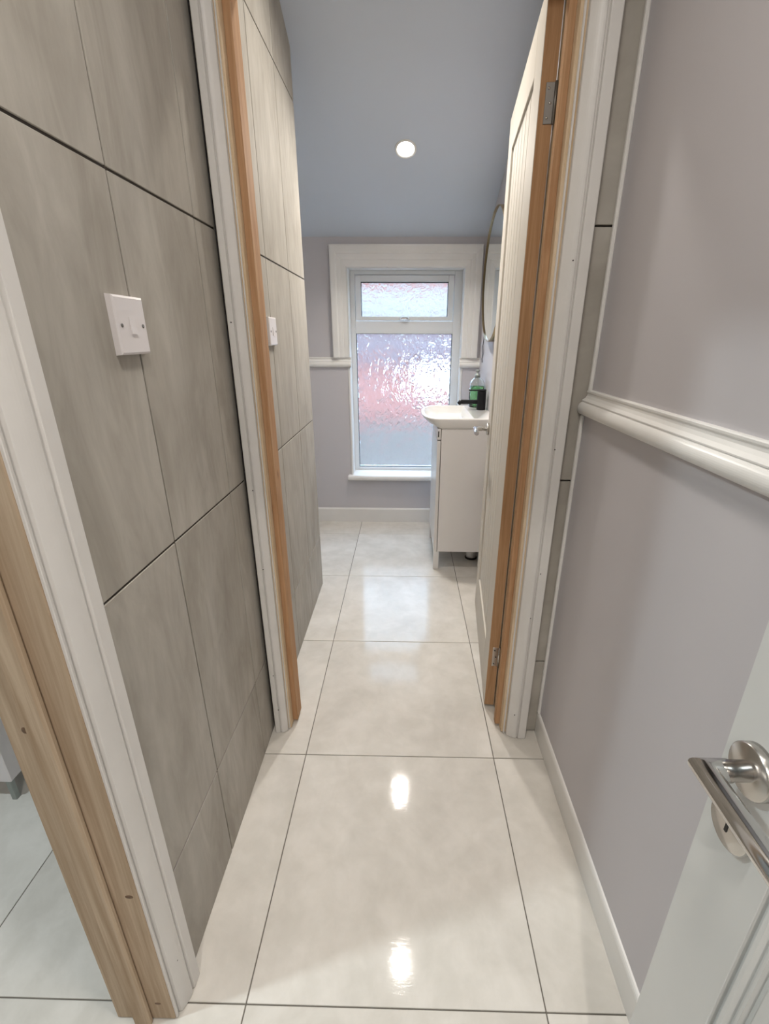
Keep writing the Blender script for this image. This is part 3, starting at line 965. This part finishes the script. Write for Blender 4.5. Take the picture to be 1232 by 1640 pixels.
# ------------------------------------------------------------------ light switches on the tiled wall
def switch(yc, zc, label):
    s = thing('light_switch', label, 'light switch', (XL, yc, zc), group='light switches on the tiled wall')
    hw, T = 0.043, 0.0105
    bm = bmesh.new()
    a = [bm.verts.new((XL + 0.0002, yc + sy * hw, zc + sz * hw)) for sy, sz in ((-1, -1), (1, -1), (1, 1), (-1, 1))]
    b = [bm.verts.new((XL + T - 0.002, yc + sy * (hw - 0.0008), zc + sz * (hw - 0.0008))) for sy, sz in ((-1, -1), (1, -1), (1, 1), (-1, 1))]
    c = [bm.verts.new((XL + T, yc + sy * (hw - 0.004), zc + sz * (hw - 0.004))) for sy, sz in ((-1, -1), (1, -1), (1, 1), (-1, 1))]
    fs = [bm.faces.new(a), bm.faces.new(c)]
    for p, q in ((a, b), (b, c)):
        for k in range(4):
            fs.append(bm.faces.new((p[k], p[(k + 1) % 4], q[(k + 1) % 4], q[k])))
    bmesh.ops.recalc_face_normals(bm, faces=fs)
    mk('plate', bm, M_PLASTIC, s)
    bm = bmesh.new()
    hh, ww = 0.0125, 0.0075
    prism(bm, [(XL + T - 0.001, yc - ww, zc - hh), (XL + T + 0.0022, yc - ww, zc - hh), (XL + T + 0.0006, yc - ww, zc + hh), (XL + T - 0.001, yc - ww, zc + hh)], (0, 2 * ww, 0))
    mk('rocker', bm, M_PLASTIC, s)
    for dy in (-0.030, 0.030):
        bm = bmesh.new()
        lathe(bm, [(0.0030, 0), (0.0030, 0.0008), (0.0018, 0.0009), (0, 0.0006)], (XL + T, yc + dy, zc), (1, 0, 0), 14)
        mk('screw', bm, M_STEEL, s)
switch(0.782, 1.264, 'white square light switch beside the near left doorway')
switch(1.612, 1.264, 'white light switch on the tiles just inside the bathroom')

# ------------------------------------------------------------------ downlights
def downlight(name_label, loc, nrm, watts, col, mat, k=1.0):
    n_ = Vector(nrm).normalized()
    d = thing('downlight', name_label, 'ceiling light', loc, group='recessed ceiling downlights')
    o = Vector(loc)
    bm = bmesh.new()
    lathe(bm, [(0.038 * k, 0.0), (0.050 * k, 0.0), (0.050 * k, 0.003), (0.047 * k, 0.006), (0.041 * k, 0.004), (0.038 * k, 0.001)], o, n_, 40)
    for f in list(bm.faces):
        if len(f.verts) > 8:
            bm.faces.remove(f)
    mk('bezel', bm, M_WHITE, d)
    bm = bmesh.new()
    lathe(bm, [(0.039 * k, 0.0), (0.039 * k, 0.002), (0.025 * k, 0.005), (0, 0.006)], o, n_, 32)
    mk('lens', bm, mat, d)
    ld = bpy.data.lights.new('downlight_lamp', 'AREA')
    ld.shape = 'DISK'
    ld.size = 0.075 * k
    ld.spread = math.radians(150)
    ld.energy = watts
    ld.color = col
    lo = bpy.data.objects.new('downlight_lamp', ld)
    C.objects.link(lo)
    lo.rotation_euler = (-n_).to_track_quat('Z', 'Y').to_euler()
    lo.parent = d
    lo.location = n_ * 0.009
    return d
SN = Vector((0, -SLOPE, -1)).normalized()
Y1 = 2.612
downlight('lit round downlight in the sloping bathroom ceiling', (-0.012, Y1, ceil_z(Y1)), SN, LAMP_W['bath_far'], WARM, M_LAMP)
downlight('lit downlight over the bathroom doorway, mirrored in the nearest floor tile', (0.004, 1.70, H), (0, 0, -1), LAMP_W['bath_near'], WARM, M_LAMP)
downlight('unseen hall ceiling light above the viewer, widened to a soft round panel', (0.0, 0.30, H), (0, 0, -1), LAMP_W['hall'], WARM, M_LAMPP, 3.2)  # out of view; enlarged to a broad panel to soften the hall shadows
downlight('cool white downlight in the room behind the left doorway', (-1.15, 0.25, H), (0, 0, -1), LAMP_W['left'], COOL, M_LAMPC)
downlight('added fill downlight in the unseen landing ceiling behind the viewer', (0.0, -1.0, H), (0, 0, -1), LAMP_W['landing'], WARM, M_LAMP)  # unseen lamp, added to fill the hall from behind at a low angle

# ------------------------------------------------------------------ cabinet in the left room
cab = thing('bathroom_cabinet', 'white cabinet on grey metal legs seen through the left doorway', 'cabinet', (-1.4, 1.3, 0))
part('body', M_PLASTIC, cab, (-1.72, -1.10, 0.93, 1.72, 0.075, 0.84), bev=0.003)
for x in (-1.128, -1.70):
    for y in (0.935, 1.67):
        part('leg', M_GREYLEG, cab, (x + 0.004, x + 0.018, y, y + 0.014, 0.0005, 0.075), bev=0.001)

# ------------------------------------------------------------------ neighbour's yard outside the window
NY = 6.0
yard = tag(part('yard_ground', M_CONC, None, (-6, 6, 3.4, 14, -3.3, -3.2)), 'pale concrete yard outside the window', 'ground', kind='structure')
nh = thing('neighbour_house', 'blurred pink brick house outside behind the obscured glass', 'house', (0, NY, -3.2))
part('brick_wall', M_BRICK, nh, (-5, 5, NY, NY + 0.25, -3.2, 1.40), (-5, 5, NY, NY + 0.25, 1.78, 2.0))
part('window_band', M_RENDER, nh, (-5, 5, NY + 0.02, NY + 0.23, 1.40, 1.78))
part('slate_band', M_SLATE, nh, (-5, 0.9, NY - 0.10, NY - 0.001, 1.0, 1.38))
part('plinth', M_CONC, nh, (-5, 5, NY - 0.15, NY - 0.001, -3.2, 0.22))
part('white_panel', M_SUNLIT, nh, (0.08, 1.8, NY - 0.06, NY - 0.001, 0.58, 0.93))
bm = bmesh.new()
prism(bm, [(-5.1, NY - 0.08, 2.0), (-5.1, NY + 3.0, 3.2), (-5.1, NY + 3.0, 3.05), (-5.1, NY + 0.3, 1.99)], (10.2, 0, 0))
mk('roof', bm, M_SLATE, nh)
